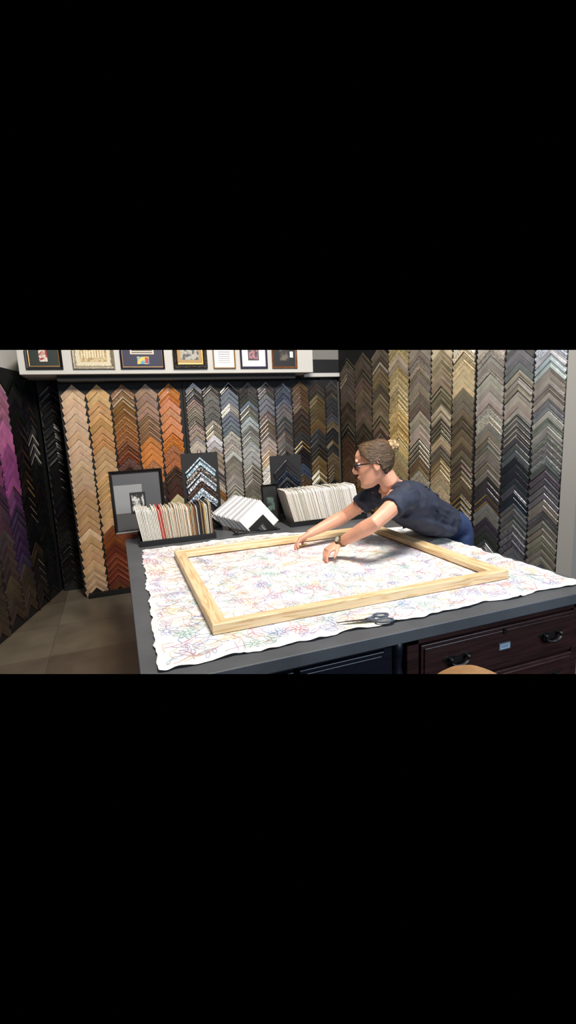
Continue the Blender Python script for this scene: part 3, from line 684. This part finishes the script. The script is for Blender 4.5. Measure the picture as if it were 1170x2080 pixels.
for sg in (1,-1):
    g=G(); g.ball(hp(.077,sg*.032,.018),(.011,.0125,.010),M=HM,mi=0,n=14); g.ball(hp(.0845,sg*.033,.016),(.0045,.0055,.0055),M=HM,mi=1,n=10)
    obj('eye',g,[mat('eye_white',(225,220,215),.3),mat('iris',(50,35,25),.2)],pe,hp(.077,sg*.032,.018),smooth=True)
    g=G(); g.tube([hp(.088-.1*abs(y-.032)*.5,sg*y,.040-(y-.03)**2*12) for y in (.014,.024,.034,.046,.052)],[.0018,.0028,.0028,.002,.001],n=6); obj('eyebrow',g,[hairm],pe,hp(.088,sg*.03,.04))
g=G(); 
g.tube([hp(.0985,y,-.0495-.3*abs(y)*.1) for y in (-.018,-.008,0,.008,.018)],[(.002,.003),(.0045,.006),(.0045,.0055),(.0045,.006),(.002,.003)],n=8); obj('lips',g,[mat('lip_skin',(172,98,90),.45)],pe,hp(.098,0,-.05),smooth=True)
g=G()
for sg in (1,-1):
    pts=[]
    for k in range(16):
        t=2*math.pi*k/16; cy,cz=math.cos(t),math.sin(t); y=.034+.025*math.copysign(abs(cy)**.6,cy); z=.014+.016*math.copysign(abs(cz)**.6,cz); pts.append(hp(.104-.25*max(0,y-.03),sg*y,z))
    g.tube(pts,[(.0028,.0022)]*16,closed=True,n=6)
    g.tube([hp(.097,sg*.058,.022),hp(.085,sg*.072,.022),hp(.03,sg*.083,.018),hp(-.008,sg*.084,.014),hp(-.03,sg*.08,-.006)],[.0036,.0038,.0034,.003,.0022],n=6)
g.tube([hp(.105,.011,.018),hp(.109,0,.021),hp(.105,-.011,.018)],.002,n=6)
obj('glasses',g,[glm],pe,hp(.1,0,.015),smooth=True)
fd=(wrN-elN).normalized(); wc=wrN-fd*.018; l=fd.cross(V((0,0,1))).normalized(); u=l.cross(fd).normalized()
g=G(); g.tube([wc+l*.029*math.cos(t)+u*.027*math.sin(t) for t in [i*2*math.pi/20 for i in range(20)]],[(.0085,.003)]*20,lat=fd,closed=True,n=8)
cdir=(CAM-wc).normalized(); nrm=(cdir-fd*fd.dot(cdir)); nrm=(nrm+u*.6).normalized()
g.tube([wc+nrm*.027,wc+nrm*.037],[.019,.018],n=20); g.tube([wc+nrm*.037,wc+nrm*.0375],[.015,.015],n=20,mi=1)
obj('wristwatch',g,[wm,mat('watch_dial',(180,178,170),.25)],pe,wc,smooth=False,label='chunky bronze wristwatch')
g=G(); pc=(tF[0]+tF[4])/2; pd=V((-.6,.35,-.35)).normalized()
g.tube([pc-pd*.05,pc+pd*.035],[.004,.004],n=6); g.tube([pc+pd*.035,pc+pd*.048],[.004,.0008],n=6,mi=1)
obj('pencil',g,[mat('yellow_paint',(214,190,60),.4),mat('pencil_tip',(190,150,110),.6)],None,pc,label='short yellow pencil held between the fingers',cat='pencil')
# ------------------------------------------------------------------ child near the camera (only the crown shows)
k=empty('person',(.46,.5,0),'person with short tan blond hair standing by the table','person')
g=G(); cc=V((.455,.505,1.140)); g.ball(cc,(.078,.085,.106),n=32); g.tube([cc+V((0,0,-.08)),cc+V((0,0,-.2))],.05,n=16); obj('body',g,[skin],k,cc,smooth=True)
g=G(); g.ball(cc+V((0,0,.012)),(.088,.094,.104),n=64)
for i,v in enumerate(g.v):
    q=V(v)-cc; g.v[i]=tuple(V(v)+q.normalized()*.003*noise.noise(q*30))
obj('hair',g,[mat('tan_hair',(184,138,92),.75,0,.12,14,.15,60,stretch=(4,4,1))],k,cc,smooth=True)
# ------------------------------------------------------------------ trim everything to the part of the shop the photo shows
bpy.context.view_layer.update()
for o in list(bpy.data.objects):
    if o.type!='MESH': continue
    M=o.matrix_world
    for nn in (nT,nB):
        ds=[(M@v.co-CAM).dot(nn) for v in o.data.vertices]
        if not ds or max(ds)<=0: continue
        if min(ds)>=0:
            for c_ in list(o.children): bpy.data.objects.remove(c_,do_unlink=True)
            bpy.data.objects.remove(o,do_unlink=True); break
        Mi=M.inverted(); bm=bmesh.new(); bm.from_mesh(o.data)
        bmesh.ops.bisect_plane(bm,geom=bm.verts[:]+bm.edges[:]+bm.faces[:],dist=1e-6,plane_co=Mi@CAM,plane_no=(M.to_3x3().transposed()@nn).normalized(),clear_outer=True)
        bm.to_mesh(o.data); bm.free(); o.data.update()
# ------------------------------------------------------------------ lights
def area(name,loc,tgt,size,power,col,sy=None):
    l=bpy.data.lights.new(name,'AREA'); l.energy=power; l.size=size; l.color=col
    if sy: l.shape='RECTANGLE'; l.size_y=sy
    o=link(bpy.data.objects.new(name,l)); o.location=loc; o.rotation_euler=(V(tgt)-V(loc)).to_track_quat('-Z','Y').to_euler(); return o
area('window_light',(2.6,-1.8,2.2),(1.2,2.4,.9),2.2,88,(.66,.82,1.0),1.6)
area('ceiling_light',(1.0,1.0,3.7),(1.2,2.4,.9),1.4,18,(1,.97,.93))
area('wall_wash',(.6,1.2,3.6),(.6,5,1.5),.6,96,(1,.88,.73))
area('wall_wash',(1.0,.9,3.6),(2.8,3.8,2.0),.6,92,(1,.97,.93))
sn=bpy.data.lights.new('overhead_fill','SUN'); sn.energy=.46; sn.angle=1.0; sn.color=(.90,.95,1); so_=link(bpy.data.objects.new('overhead_fill',sn)); so_.rotation_euler=(math.radians(25),math.radians(-8),0)  # soft sun lamp added as overhead fill, no such opening in the shop
